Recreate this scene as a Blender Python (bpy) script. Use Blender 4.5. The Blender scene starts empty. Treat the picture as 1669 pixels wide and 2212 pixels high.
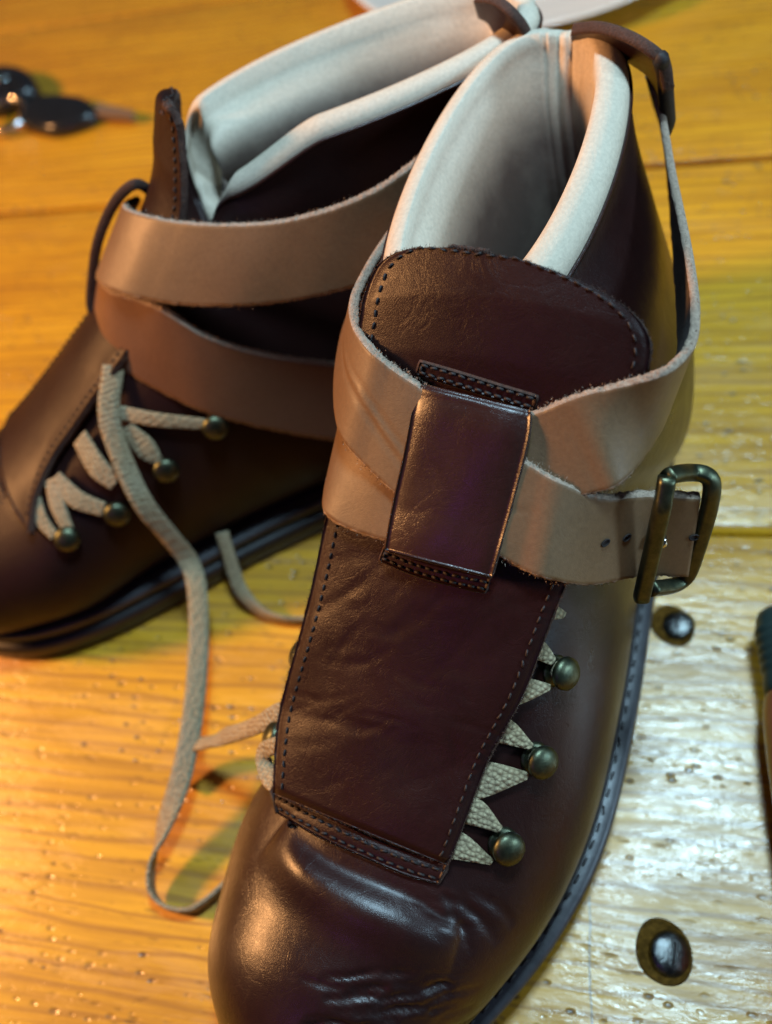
import bpy, math, random
import numpy as np
from mathutils import Vector, Matrix
from mathutils.bvhtree import BVHTree
random.seed(7); rng = np.random.RandomState(7)
R = math.radians
scene = bpy.context.scene
COL = scene.collection
CM = 0.01

# ------------------------------------------------------------------ camera
PITCH, ROLL, CAMH, FPX = 55.0, -20.0, 30.0, 1900.0      # FPX for a picture 2212 high
def _rx(a): return np.array([[1,0,0],[0,math.cos(a),-math.sin(a)],[0,math.sin(a),math.cos(a)]])
def _rz(a): return np.array([[math.cos(a),-math.sin(a),0],[math.sin(a),math.cos(a),0],[0,0,1]])
CM3 = _rx(R(90-PITCH)) @ _rz(R(ROLL))
CC = np.array([0, 0, CAMH])
cam = bpy.data.cameras.new('camera'); camo = bpy.data.objects.new('camera', cam); COL.objects.link(camo)
mw = Matrix([list(r) for r in CM3]).to_4x4(); mw.translation = Vector(CC*CM); camo.matrix_world = mw
cam.sensor_fit = 'VERTICAL'; cam.sensor_height = 36; cam.lens = 36*FPX/2212
cam.clip_start = 0.01; cam.clip_end = 50
cam.dof.use_dof = True; cam.dof.focus_distance = 0.215; cam.dof.aperture_fstop = 7.5
scene.camera = camo

# ------------------------------------------------------------------ light
W = bpy.data.worlds.new('World'); scene.world = W; W.use_nodes = True
bg = W.node_tree.nodes['Background']; bg.inputs[0].default_value = (0.55, 0.75, 1.0, 1); bg.inputs[1].default_value = 0.045
def area(name, loc, target, size, power, color, sy=None):
    l = bpy.data.lights.new(name, 'AREA'); l.energy = power; l.color = color; l.size = size*CM
    if sy: l.shape = 'RECTANGLE'; l.size_y = sy*CM
    o = bpy.data.objects.new(name, l); COL.objects.link(o)
    o.location = Vector(loc)*CM
    d = Vector(target)-Vector(loc); o.rotation_euler = d.to_track_quat('-Z', 'Y').to_euler()
    return o
area('warm_lamp', (-82, 46, 60), (-2, 14, 3), 14, 15, (1.0, 0.47, 0.17))
area('cool_ceiling_lamp', (19.5, 22, 84), (3, 12, 4), 13, 7.5, (0.50, 0.80, 1.0), 11.5)
area('cool_window', (104, -48, 58), (3, 16, 8), 20, 9, (0.50, 0.78, 1.0), 24)
area('violet_lamp', (-58, -42, 60), (0, 12, 6), 8, 0.16, (0.50, 0.10, 1.0))
scene.view_settings.view_transform = 'Standard'; scene.view_settings.look = 'None'
scene.view_settings.exposure = 0; scene.view_settings.gamma = 1

# ------------------------------------------------------------------ pixel <-> place
def at(u, v, z=0):
    d = CM3 @ np.array([(u-834.5)/FPX, (1106-v)/FPX, -1.0]); t = (z-CAMH)/d[2]; return CC+t*d
class Frame:
    def __init__(s, O, X):
        X = np.array([X[0], X[1], 0.0]); X /= np.linalg.norm(X)
        s.O = np.array([O[0], O[1], 0.0]); s.X = X; s.Y = np.cross([0,0,1], X); s.C = s.tl(CC)
    def tl(s, p): d = np.asarray(p)-s.O; return np.array([d@s.X, d@s.Y, d[2]])
    def tw(s, l): return s.O+s.X*l[0]+s.Y*l[1]+np.array([0,0,1.0])*l[2]
    def con(s, u, v, ax, val):
        p0 = s.tl(at(u,v,20)); p1 = s.tl(at(u,v,0)); t = (val-p0[ax])/(p1[ax]-p0[ax]); return p0+(p1-p0)*t
    def z(s, u, v, z): return s.con(u, v, 2, z)
    def y(s, u, v, y): return s.con(u, v, 1, y)
    def ray(s, u, v): d = s.tl(at(u,v,0))-s.C; return s.C, d/np.linalg.norm(d)

# ------------------------------------------------------------------ helpers
def catmull(P, n, closed=False):
    P = np.asarray(P, float); m = len(P)
    if m == 2 and not closed: t = np.linspace(0,1,n)[:,None]; return P[0]*(1-t)+P[1]*t
    if closed: idx = lambda i: P[i % m]; segs = m
    else:
        Q = np.vstack([2*P[0]-P[1], P, 2*P[-1]-P[-2]]); idx = lambda i: Q[i+1]; segs = m-1
    out = []
    for k in range(n):
        s = k*segs/(n if closed else n-1); i = min(int(s), segs-1); t = s-i
        a,b,c,d = idx(i-1), idx(i), idx(i+1), idx(i+2)
        out.append(0.5*((2*b)+(c-a)*t+(2*a-5*b+4*c-d)*t*t+(3*b-a-3*c+d)*t**3))
    return np.array(out)
def arclen(P, n, closed=False):
    P = np.asarray(P, float); Q = np.vstack([P, P[:1]]) if closed else P
    L = np.r_[0, np.cumsum(np.linalg.norm(np.diff(Q, axis=0), axis=1))]
    s = np.linspace(0, L[-1], n+1)[:-1] if closed else np.linspace(0, L[-1], n)
    return np.stack([np.interp(s, L, Q[:,k]) for k in range(Q.shape[1])], 1)
def smooth_poly(P, n): return arclen(catmull(P, max(60, 12*len(P))), n)
def mesh(name, V, F, mats, parent=None, mi=None, smooth=True, uv=None):
    me = bpy.data.meshes.new(name); me.from_pydata([tuple(map(float, v*CM)) for v in np.asarray(V)], [], F)
    if not isinstance(mats, (list, tuple)): mats = [mats]
    for m in mats: me.materials.append(m)
    if mi is not None: me.polygons.foreach_set('material_index', mi)
    if smooth: me.polygons.foreach_set('use_smooth', [True]*len(me.polygons))
    me.update()
    o = bpy.data.objects.new(name, me); COL.objects.link(o)
    if parent: o.parent = parent
    return o
def grid_faces(n, m, closed_m=False, off=0, flip=False):
    F = []
    for i in range(n-1):
        for j in range(m if closed_m else m-1):
            a = off+i*m+j; b = off+i*m+(j+1) % m; c = off+(i+1)*m+(j+1) % m; d = off+(i+1)*m+j
            F.append((a,d,c,b) if flip else (a,b,c,d))
    return F
def stuff(o): o['kind'] = 'stuff'; return o
def tube(P, r, k=10, closed=False, cap=True, sq=1.0):
    P = np.asarray(P, float); n = len(P); r = np.broadcast_to(r, (n,))
    V = []; up = np.array([0.13, 0.21, 0.97])
    for i in range(n):
        t = P[(i+1) % n]-P[i-1] if closed else P[min(i+1,n-1)]-P[max(i-1,0)]
        t = t/np.linalg.norm(t); a = np.cross(t, up); a /= np.linalg.norm(a); b = np.cross(a, t)
        for j in range(k):
            w = 2*math.pi*j/k; cw, sw = math.cos(w), math.sin(w); V.append(P[i]+r[i]*(a*math.copysign(abs(cw)**sq, cw)+b*math.copysign(abs(sw)**sq, sw)))
    F = grid_faces(n, k, True)
    if closed:
        for j in range(k): F.append(((n-1)*k+j, (n-1)*k+(j+1) % k, (j+1) % k, j))
    elif cap:
        F.append(tuple(range(k))[::-1]); F.append(tuple((n-1)*k+j for j in range(k)))
    return np.array(V), F
def merge(parts):
    V = []; F = []; o = 0
    for v, f in parts:
        V.append(v); F += [tuple(i+o for i in q) for q in f]; o += len(v)
    return np.vstack(V), F
def lathe(prof, k=32, sx=1, sy=1):
    V = [np.array([r*math.cos(2*math.pi*j/k)*sx, r*math.sin(2*math.pi*j/k)*sy, z]) for r, z in prof for j in range(k)]
    F = grid_faces(len(prof), k, True)
    if prof[0][0] > 1e-6: F.append(tuple(range(k))[::-1])
    if prof[-1][0] > 1e-6: F.append(tuple((len(prof)-1)*k+j for j in range(k)))
    return np.array(V), F
def orient(V, pos, n, up=(0,0,1)):
    n = np.asarray(n, float); n /= np.linalg.norm(n); a = np.cross(up, n)
    if np.linalg.norm(a) < 1e-3: a = np.array([1.0,0,0])
    a /= np.linalg.norm(a); b = np.cross(n, a)
    return np.asarray(pos)+V[:,:1]*a+V[:,1:2]*b+V[:,2:3]*n
def ribbon(U, L, th, ref, n=140, m=9, fray=0.0, bow=0.0, flipn=False):
    """flat band with real thickness between two edge curves; returns V,F,mi (0 face, 1 edge, 2 back)"""
    U = catmull(U, n) if len(U) != n else np.asarray(U); L = catmull(L, n) if len(L) != n else np.asarray(L)
    Mid = (U+L)/2; T = np.gradient(Mid, axis=0); Nn = np.cross(T, U-L); Nn /= np.linalg.norm(Nn, axis=1)[:,None]+1e-9
    for i in range(n):
        r = np.array(ref(Mid[i])) if callable(ref) else np.asarray(ref)
        if i == 0: s = 1 if Nn[0] @ (Mid[0]-r) > 0 else -1
        elif (Nn[i]*1) @ Nn[i-1] < 0: s = s if False else (1 if Nn[i] @ (Nn[i-1]) > 0 else -1)
        else: s = 1
        Nn[i] = Nn[i]*s
    if flipn: Nn = -Nn
    for _ in range(3): Nn[1:-1] = (Nn[:-2]+2*Nn[1:-1]+Nn[2:])/4
    Nn /= np.linalg.norm(Nn, axis=1)[:,None]
    h = th/2; cs = []
    for j in range(m):
        t = j/(m-1); cs.append((0.03+0.94*t, h+bow*(1-(2*t-1)**2), 0))
    cs += [(0.985, h*0.75, 1), (1.0, h*0.2, 1), (1.0, -h*0.5, 1), (0.98, -h, 1)]
    for j in range(m): t = 1-j/(m-1); cs.append((0.04+0.92*t, -h+bow*(1-(2*t-1)**2), 2))
    cs += [(0.02, -h, 1), (0.0, -h*0.5, 1), (0.0, h*0.2, 1), (0.015, h*0.75, 1)]
    k = len(cs); V = []
    jit = rng.normal(0, 1, (n, k))*fray
    for i in range(n):
        for q, (t, o, mm) in enumerate(cs):
            p = U[i]*(1-t)+L[i]*t+Nn[i]*o
            if mm == 1: p = p+(U[i]-L[i])/(np.linalg.norm(U[i]-L[i])+1e-9)*jit[i,q]+Nn[i]*jit[i,q-1]*0.6
            V.append(p)
    F = []; mi = []
    for i in range(n-1):
        for q in range(k):
            q2 = (q+1) % k; F.append((i*k+q, i*k+q2, (i+1)*k+q2, (i+1)*k+q))
            a, b = cs[q][2], cs[q2][2]; mi.append(1 if (a == 1 or b == 1) else a)
    F.append(tuple(range(k))[::-1]); F.append(tuple((n-1)*k+j for j in range(k))); mi += [1, 1]
    return np.array(V), F, mi, U, L, Nn
def fibres(P, N, count, ln=0.07, sp=0.10):
    """short raw-leather fibres standing out of a cut edge P along directions N"""
    V = []; F = []
    for _ in range(count):
        s = rng.rand()*(len(P)-1); i = int(s); t = s-i
        p = P[i]*(1-t)+P[min(i+1,len(P)-1)]*t; n = N[i]+rng.normal(0, .55, 3); n /= np.linalg.norm(n)
        p = p+rng.normal(0, sp*0.5, 3)*0.35
        l = ln*(0.35+rng.rand()); w = np.cross(n, rng.normal(0,1,3)); w = w/np.linalg.norm(w)*0.009
        b = n*l+rng.normal(0,.3,3)*l*0.5; k = len(V)
        V += [p-w, p+w, p+b]; F.append((k, k+1, k+2))
    return np.array(V), F
def stitches(P, N, step=0.30, ln=0.19, r=0.035, lift=0.02):
    P = arclen(P, max(2, int(np.linalg.norm(np.diff(P, axis=0), axis=1).sum()/step)*2))
    out = []
    for i in range(0, len(P)-1, 2):
        c = (P[i]+P[i+1])/2; t = P[i+1]-P[i]; t = t/(np.linalg.norm(t)+1e-9)
        n = np.asarray(N(c) if callable(N) else N, float); n = n/np.linalg.norm(n)
        a = np.cross(t, n); t = t+a*0.12*rng.normal(); 
        pts = [c-t*ln/2-n*0.03, c-t*ln*0.36+n*(lift), c+n*(lift+r*0.5), c+t*ln*0.36+n*lift, c+t*ln/2-n*0.03]
        out.append(tube(pts, [r*0.6, r, r, r, r*0.6], 6))
    return merge(out)
def empty(name, label, cat, loc=(0,0,0), frame=None, group=None):
    o = bpy.data.objects.new(name, None); COL.objects.link(o); o.empty_display_size = 0.02
    o['label'] = label; o['category'] = cat
    if group: o['group'] = group
    if frame is not None:
        m = Matrix((tuple(frame.X), tuple(frame.Y), (0,0,1))).transposed().to_4x4()
        m.translation = Vector(frame.O*CM); o.matrix_world = m
    else: o.location = Vector(loc)*CM
    return o

# ------------------------------------------------------------------ materials
def nt(name):
    m = bpy.data.materials.new(name); m.use_nodes = True; t = m.node_tree; b = t.nodes['Principled BSDF']; return m, t, b
def N(t, typ, **kw):
    n = t.nodes.new(typ)
    for k, v in kw.items():
        if k in n.inputs.keys() if isinstance(k, str) else False: n.inputs[k].default_value = v
        else: setattr(n, k, v)
    return n
def coords(t, scale=(1,1,1), out='Object', rot=(0,0,0)):
    c = t.nodes.new('ShaderNodeTexCoord'); mp = t.nodes.new('ShaderNodeMapping')
    mp.inputs['Scale'].default_value = scale; mp.inputs['Rotation'].default_value = rot
    t.links.new(c.outputs[out], mp.inputs[0]); return mp.outputs[0]
def noise(t, vec, scale, detail=4, rough=0.5, dist=0.0):
    n = t.nodes.new('ShaderNodeTexNoise'); n.inputs['Scale'].default_value = scale; n.inputs['Detail'].default_value = detail
    n.inputs['Roughness'].default_value = rough; n.inputs['Distortion'].default_value = dist; t.links.new(vec, n.inputs['Vector']); return n.outputs['Fac']
def voro(t, vec, scale, feat='F1', rnd=1.0):
    n = t.nodes.new('ShaderNodeTexVoronoi'); n.feature = feat; n.inputs['Scale'].default_value = scale; n.inputs['Randomness'].default_value = rnd
    t.links.new(vec, n.inputs['Vector']); return n
def ramp(t, fac, stops, interp='LINEAR'):
    r = t.nodes.new('ShaderNodeValToRGB'); r.color_ramp.interpolation = interp
    els = r.color_ramp.elements
    while len(els) < len(stops): els.new(0.5)
    for e, (p, c) in zip(els, stops): e.position = p; e.color = (c if len(c) == 4 else (*c, 1))
    t.links.new(fac, r.inputs[0]); return r.outputs[0]
def math_(t, op, a, b=None, clamp=False):
    n = t.nodes.new('ShaderNodeMath'); n.operation = op; n.use_clamp = clamp
    for i, x in enumerate((a, b)):
        if x is None: continue
        if isinstance(x, (int, float)): n.inputs[i].default_value = x
        else: t.links.new(x, n.inputs[i])
    return n.outputs[0]
def mix(t, fac, a, b, typ='MIX'):
    n = t.nodes.new('ShaderNodeMix'); n.data_type = 'RGBA'; n.blend_type = typ
    for i, x in ((0, fac), (6, a), (7, b)):
        if isinstance(x, (int, float)): n.inputs[i].default_value = x
        elif isinstance(x, tuple): n.inputs[i].default_value = x if len(x) == 4 else (*x, 1)
        else: t.links.new(x, n.inputs[i])
    return n.outputs[2]
def bump(t, h, strength, dist, prev=None):
    b = t.nodes.new('ShaderNodeBump'); b.inputs['Strength'].default_value = strength; b.inputs['Distance'].default_value = dist
    t.links.new(h, b.inputs['Height'])
    if prev is not None: t.links.new(prev, b.inputs['Normal'])
    return b.outputs[0]

def leather(name, c1, c2, rough=0.38, grain=1500, gs=0.2, wr=0.12, coat=0.25, c3=None, spec=0.5):
    m, t, b = nt(name); v = coords(t)
    n1 = noise(t, v, 22, 5, .6); col = mix(t, ramp(t, n1, [(.3,(0,0,0)),(.75,(1,1,1))]), c1, c2)
    if c3: col = mix(t, ramp(t, noise(t, v, 9, 3, .6), [(.48,(0,0,0)),(.7,(1,1,1))]), col, c3)
    n2 = noise(t, v, 900, 3, .6); col = mix(t, 0.35, col, ramp(t, n2, [(.2,(.45,.45,.45)),(.8,(1.25,1.25,1.25))]), 'MULTIPLY')
    t.links.new(col, b.inputs['Base Color'])
    r = ramp(t, noise(t, v, 60, 5, .65), [(.25,(rough-.07,)*3),(.8,(rough+.13,)*3)]); t.links.new(r, b.inputs['Roughness'])
    vo = voro(t, v, grain, 'DISTANCE_TO_EDGE'); h = ramp(t, vo.outputs['Distance'], [(0,(0,0,0)),(.28,(1,1,1))])
    nb = bump(t, h, gs, 0.00012)
    # irregular creases: stretched, distorted noise folded to thin valleys
    w = coords(t, (1,1,1)); wn = noise(t, w, 95, 6, .62, 1.2)
    fold = ramp(t, math_(t, 'ABSOLUTE', math_(t, 'SUBTRACT', wn, .5)), [(0,(0,0,0)),(.05,(1,1,1))])
    nb = bump(t, fold, wr, 0.00028, nb)
    nb = bump(t, noise(t, v, 180, 4, .6), .13, 0.0005, nb)
    t.links.new(nb, b.inputs['Normal'])
    b.inputs['Coat Weight'].default_value = coat; b.inputs['Coat Roughness'].default_value = 0.28; b.inputs['Specular IOR Level'].default_value = spec
    return m
LEA = leather('brown_leather', (.0135,.0038,.0033), (.026,.0073,.0060), rough=.36, coat=.06, spec=.24, gs=.2, wr=.16, grain=2200)
LEA2 = leather('brown_leather_vamp', (.014,.0040,.0036), (.026,.0074,.0062), rough=.32, coat=.16, wr=.13, gs=.18, spec=.36, grain=2200)
LEAB = leather('shaded_brown_leather', (.012,.0036,.0031), (.023,.0066,.0055), rough=.46, coat=.03, gs=.2, wr=.12, grain=2200, spec=.2)  # same brown leather, darkened and dulled to carry the rear boot's shade
LEAS = leather('glossy_brown_leather', (.022,.006,.0045), (.036,.010,.007), rough=.30, coat=.35, gs=.2, wr=.14, grain=2200)
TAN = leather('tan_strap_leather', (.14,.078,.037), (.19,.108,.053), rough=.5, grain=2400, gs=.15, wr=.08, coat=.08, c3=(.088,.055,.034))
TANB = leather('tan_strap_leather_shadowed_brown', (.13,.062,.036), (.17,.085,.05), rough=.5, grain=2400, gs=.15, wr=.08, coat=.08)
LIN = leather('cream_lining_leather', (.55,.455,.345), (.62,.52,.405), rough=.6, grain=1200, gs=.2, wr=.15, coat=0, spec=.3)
def _late(): pass
def add_inner_shade(m, dark):  # paints the shade of the boot's inside into the base colour
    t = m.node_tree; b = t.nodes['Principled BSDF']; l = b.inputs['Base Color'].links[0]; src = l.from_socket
    a = t.nodes.new('ShaderNodeAttribute'); a.attribute_name = 'inner_shade'
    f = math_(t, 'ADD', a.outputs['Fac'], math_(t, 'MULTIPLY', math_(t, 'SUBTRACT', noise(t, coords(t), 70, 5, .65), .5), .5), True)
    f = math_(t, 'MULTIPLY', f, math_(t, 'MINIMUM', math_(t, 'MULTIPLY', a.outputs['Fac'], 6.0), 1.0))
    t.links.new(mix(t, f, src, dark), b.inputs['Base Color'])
add_inner_shade(LIN, (.11,.08,.065))
def plain(name, c, rough, metal=0, nscale=300, amt=.25, bmp=.3, bd=.0002, coat=0, c2=None):
    m, t, b = nt(name); v = coords(t); n = noise(t, v, nscale, 5, .65)
    c2 = c2 or tuple(x*(1-amt) for x in c)
    t.links.new(mix(t, ramp(t, n, [(.3,(0,0,0)),(.7,(1,1,1))]), c2, c), b.inputs['Base Color'])
    b.inputs['Roughness'].default_value = rough; b.inputs['Metallic'].default_value = metal; b.inputs['Coat Weight'].default_value = coat
    t.links.new(bump(t, n, bmp, bd), b.inputs['Normal']); return m
SOCK = plain('brown_suede_sock_lining', (.20,.15,.125), .95, nscale=500, amt=.4, bmp=.5)
SOCKA = plain('grey_beige_sock_lining', (.30,.24,.19), .95, nscale=500, amt=.35, bmp=.5)
SUEDE = plain('raw_cut_leather_edge', (.42,.31,.23), .95, nscale=900, amt=.5, bmp=1, bd=.0006)
SUEDEB = plain('raw_flesh_side', (.16,.13,.115), .98, nscale=1200, amt=.55, bmp=1, bd=.0006)
DEDGE = plain('raw_dark_leather_edge', (.085,.042,.030), .95, nscale=1200, amt=.6, bmp=1, bd=.0005)
THREAD = plain('dark_waxed_thread', (.018,.010,.010), .6, nscale=2500, amt=.5, bmp=.8)
SOLE = plain('dark_rubber_sole', (.020,.014,.014), .45, nscale=200, amt=.4, bmp=.5)
WELT = plain('dark_welt_edge', (.045,.040,.045), .38, nscale=160, amt=.5, bmp=.6, bd=.0003)
BRASS = plain('antique_brass', (.12,.125,.075), .42, 1.0, nscale=420, c2=(.055,.065,.045), bmp=.6, bd=.00015)
WORN = plain('worn_screw_steel', (.26,.26,.25), .24, 1.0, nscale=420, amt=.75, bmp=.8, bd=.0006)
STEEL = plain('bright_steel', (.62,.62,.60), .16, 1.0, nscale=120, amt=.25, bmp=.2, bd=.0003)
BLKPL = plain('black_plastic', (.012,.013,.015), .22, nscale=90, amt=.3, bmp=.2)
CHINA = plain('white_glazed_china', (.80,.75,.66), .15, nscale=8, amt=.04, bmp=.02)
def lace_mat():
    m, t, b = nt('woven_beige_lace'); v = coords(t)
    w = t.nodes.new('ShaderNodeTexVoronoi'); w.inputs['Scale'].default_value = 780; w.inputs['Randomness'].default_value = .45; t.links.new(v, w.inputs['Vector'])
    h = ramp(t, w.outputs['Distance'], [(.1,(1,1,1)),(.75,(0,0,0))])
    c = mix(t, h, (.22,.165,.09), (.49,.40,.24)); c = mix(t, ramp(t, noise(t, v, 60, 4), [(.4,(0,0,0)),(.75,(.4,.4,.4))]), c, (.30,.27,.2))
    t.links.new(c, b.inputs['Base Color']); b.inputs['Roughness'].default_value = .9
    t.links.new(bump(t, h, .9, .0006), b.inputs['Normal']); return m
LACE = lace_mat()
def wood(name, scratch=None):
    m, t, b = nt(name)
    tc = t.nodes.new('ShaderNodeTexCoord'); oi = t.nodes.new('ShaderNodeObjectInfo')
    off = t.nodes.new('ShaderNodeCombineXYZ'); t.links.new(math_(t, 'MULTIPLY', oi.outputs['Random'], 7.0), off.inputs[0]); t.links.new(math_(t, 'MULTIPLY', oi.outputs['Random'], 3.0), off.inputs[2])
    ad = t.nodes.new('ShaderNodeVectorMath'); ad.operation = 'ADD'; t.links.new(tc.outputs['Object'], ad.inputs[0]); t.links.new(off.outputs[0], ad.inputs[1])
    def mp(s):
        q = t.nodes.new('ShaderNodeMapping'); q.inputs['Scale'].default_value = s; t.links.new(ad.outputs[0], q.inputs[0]); return q.outputs[0]
    base = ramp(t, noise(t, mp((3,16,3)), 1.6, 5, .6, .7), [(.25,(.51,.225,.006)),(.5,(.66,.33,.009)),(.78,(.76,.42,.018))])
    gr = noise(t, mp((5,150,20)), 2.2, 6, .7, .35)
    col = mix(t, ramp(t, gr, [(.42,(0,0,0)),(.72,(.85,.85,.85))]), base, (.32,.13,.010))
    w = t.nodes.new('ShaderNodeTexWave'); w.wave_type = 'BANDS'; w.bands_direction = 'Y'; w.inputs['Scale'].default_value = 9; w.inputs['Distortion'].default_value = 9; w.inputs['Detail'].default_value = 4; w.inputs['Detail Scale'].default_value = .7
    t.links.new(mp((.9,5.2,1)), w.inputs['Vector'])
    col = mix(t, ramp(t, w.outputs['Fac'], [(0,(.75,.75,.75)),(.22,(0,0,0))]), col, (.33,.14,.012))
    # open pores and worm holes, a little stretched along the grain, clustered by a slow mask
    pv = voro(t, mp((150,260,100)), 1.0); clus = ramp(t, noise(t, mp((9,26,9)), 1.5, 3, .6), [(.40,(0,0,0)),(.58,(1,1,1))])
    pit = math_(t, 'MULTIPLY', ramp(t, math_(t, 'ADD', pv.outputs['Distance'], math_(t, 'MULTIPLY', math_(t, 'SUBTRACT', noise(t, mp((70,90,70)), 1, 3), .5), .5)), [(.08,(1,1,1)),(.24,(0,0,0))]), clus)
    pv2 = voro(t, mp((150,620,100)), 1.0); clus2 = ramp(t, noise(t, mp((14,60,9)), 1.7, 4, .7), [(.52,(0,0,0)),(.7,(1,1,1))])
    pit2 = math_(t, 'MULTIPLY', ramp(t, pv2.outputs['Distance'], [(.15,(.9,.9,.9)),(.45,(0,0,0))]), clus2)
    pits = math_(t, 'MAXIMUM', pit, pit2)
    col = mix(t, math_(t, 'MULTIPLY', pits, .88), col, (.045,.024,.018))
    nb = bump(t, gr, .35, .0006); nb = bump(t, pits, .5, -.0005, nb)
    if scratch:
        p, q = scratch   # plank-local metres, thin split crossing the grain
        sx = t.nodes.new('ShaderNodeSeparateXYZ'); t.links.new(tc.outputs['Object'], sx.inputs[0])
        dx, dy = q[0]-p[0], q[1]-p[1]; L = math.hypot(dx, dy); nx, ny = -dy/L, dx/L
        d = math_(t, 'ADD', math_(t, 'ADD', math_(t, 'MULTIPLY', sx.outputs[0], nx), math_(t, 'MULTIPLY', sx.outputs[1], ny)), -(p[0]*nx+p[1]*ny))
        d = math_(t, 'ADD', d, math_(t, 'MULTIPLY', math_(t, 'SUBTRACT', noise(t, mp((60,60,60)), 1, 3), .5), .002))
        al = math_(t, 'ADD', math_(t, 'ADD', math_(t, 'MULTIPLY', sx.outputs[0], dx/L), math_(t, 'MULTIPLY', sx.outputs[1], dy/L)), -(p[0]*dx/L+p[1]*dy/L))
        inr = math_(t, 'MULTIPLY', math_(t, 'GREATER_THAN', al, 0), math_(t, 'LESS_THAN', al, L))
        msk = math_(t, 'MULTIPLY', math_(t, 'LESS_THAN', math_(t, 'ABSOLUTE', d), .00035), inr)
        col = mix(t, math_(t, 'MULTIPLY', msk, .6), col, (.10,.10,.09)); nb = bump(t, msk, .7, -.0005, nb)
    t.links.new(col, b.inputs['Base Color']); b.inputs['Roughness'].default_value = .45
    t.links.new(nb, b.inputs['Normal'])
    # brushed varnish: thin streaks along the grain plus orange-peel
    st = noise(t, mp((18,320,30)), 1.4, 5, .7, .5); cn = bump(t, st, .16, .0008)
    cn = bump(t, noise(t, mp((160,420,100)), 1.0, 4, .65, .6), .34, .0009, cn)
    cn = bump(t, noise(t, mp((34,150,40)), 1.0, 3, .6, .4), .17, .0022, cn)
    cn = bump(t, pits, .7, -.0006, cn)
    t.links.new(cn, b.inputs['Coat Normal']); b.inputs['Coat Weight'].default_value = 1.0; t.links.new(ramp(t, noise(t, mp((14,60,20)), 1.3, 5, .7, .6), [(.35,(.13,)*3),(.5,(.22,)*3),(.62,(.5,)*3)]), b.inputs['Coat Roughness'])
    return m

# ------------------------------------------------------------------ table
table = empty('wooden_table', 'varnished yellow plank table top under the two boots', 'table')
gd = np.array([.905,-.426,0]); gd /= np.linalg.norm(gd); gn = np.array([-gd[1], gd[0], 0])
def plank_frame(c):
    return gn*c
WOOD = wood('varnished_pine')
def rounded_board(name, L, y0, y1, th, bev, m, parent, loc, rotz, ny=10):
    prof = [(y0+.03, -th), (y0, -bev*1.2)] + [(y0+bev*(1-math.cos(a)), -bev*(1-math.sin(a))) for a in np.linspace(0.15, math.pi/2, 5)]
    prof += [(y0+bev+(y1-y0-2*bev)*k/ny, 0) for k in range(1, ny)]
    prof += [(y1-bev*(1-math.cos(a)), -bev*(1-math.sin(a))) for a in np.linspace(math.pi/2, 0.15, 5)] + [(y1, -bev*1.2), (y1-.03, -th)]
    nx = 24; V = []
    for i in range(nx):
        x = -L+2*L*i/(nx-1)
        for y, z in prof: V.append((x, y, z))
    F = grid_faces(nx, len(prof), True, flip=True)
    F.append(tuple(range(len(prof)))); F.append(tuple((nx-1)*len(prof)+j for j in range(len(prof)))[::-1])
    o = mesh(name, np.array(V), F, m, parent, smooth=True); o.location = Vector(loc)*CM; o.rotation_euler.z = rotz
    return o
rz = math.atan2(gd[1], gd[0])
L1, L2 = 18.35, 40.4; PW = L2-L1
def wl(p): return (float(p@gd)*CM, float((p-gn*(L1-PW))@gn)*CM)
WOODF = wood('varnished_pine_front', (wl(at(1272,1935)), wl(at(1282,2260))))
for k in range(-2, 9):
    c0 = L1+PW*k
    mt = WOODF if k == -1 else WOOD
    rounded_board('plank', 150, .11, PW-.11, 3, {0: .42, -1: .1}.get(k, .03), mt, table, gn*c0, rz)
# dark batten below the joints so that no light leaks through the gaps
V = np.array([(-150,-2*PW,-3.3),(150,-2*PW,-3.3),(150,9*PW,-3.3),(-150,9*PW,-3.3),(-150,-2*PW,-5),(150,-2*PW,-5),(150,9*PW,-5),(-150,9*PW,-5)])
o = mesh('underside_board', V, [(0,1,2,3),(7,6,5,4),(0,4,5,1),(1,5,6,2),(2,6,7,3),(3,7,4,0)], plain('raw_dark_wood', (.05,.03,.015), .8), table, smooth=False)
o.location = Vector(gn*L1)*CM; o.rotation_euler.z = rz
VARN = plain('amber_varnish_pool', (.16,.075,.012), 1.0, nscale=500, amt=.8, bmp=.8)
VARN.node_tree.nodes['Principled BSDF'].inputs['Specular IOR Level'].default_value = 0.08
def screw(u, v, r, tilt, s):
    p = at(u, v, 0)
    V, F = lathe([(r*1.18,0.002),(r*1.1,.012),(r*.8,.014),(r*.3,.014),(.001,.014)], 40, 1.0, 1.0)
    a = np.arctan2(V[:,1], V[:,0]); V = V*np.c_[1+.06*np.sin(a*2+s), 1.2+.06*np.sin(a+s), np.ones(len(a))]; V[:,:2] += np.array([-.22, .16])*r
    c = mesh('varnish_collar', V+p, F[:-1], VARN, table); 
    V, F = lathe([(r, -.04),(r*.99,.02),(r*.93,.10),(r*.78,.17),(r*.5,.225),(r*.2,.245),(.001,.25)], 40)
    V = orient(V, p+np.array([.04,0,-.01]), tilt)
    mesh('screw_head', V, F[:-1], WORN, table)
    V, F = tube([orient(np.array([[-r*.45,0,.232]]), p+np.array([.04,0,0]), tilt)[0], orient(np.array([[r*.45,0,.232]]), p+np.array([.04,0,0]), tilt)[0]], .035, 6)
    mesh('screw_slot', V, F, THREAD, table)
screw(1448, 2062, .66, (.25,-.16,1), 1); screw(1462, 1352, .60, (-.2,.12,1), 2.6)

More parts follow.
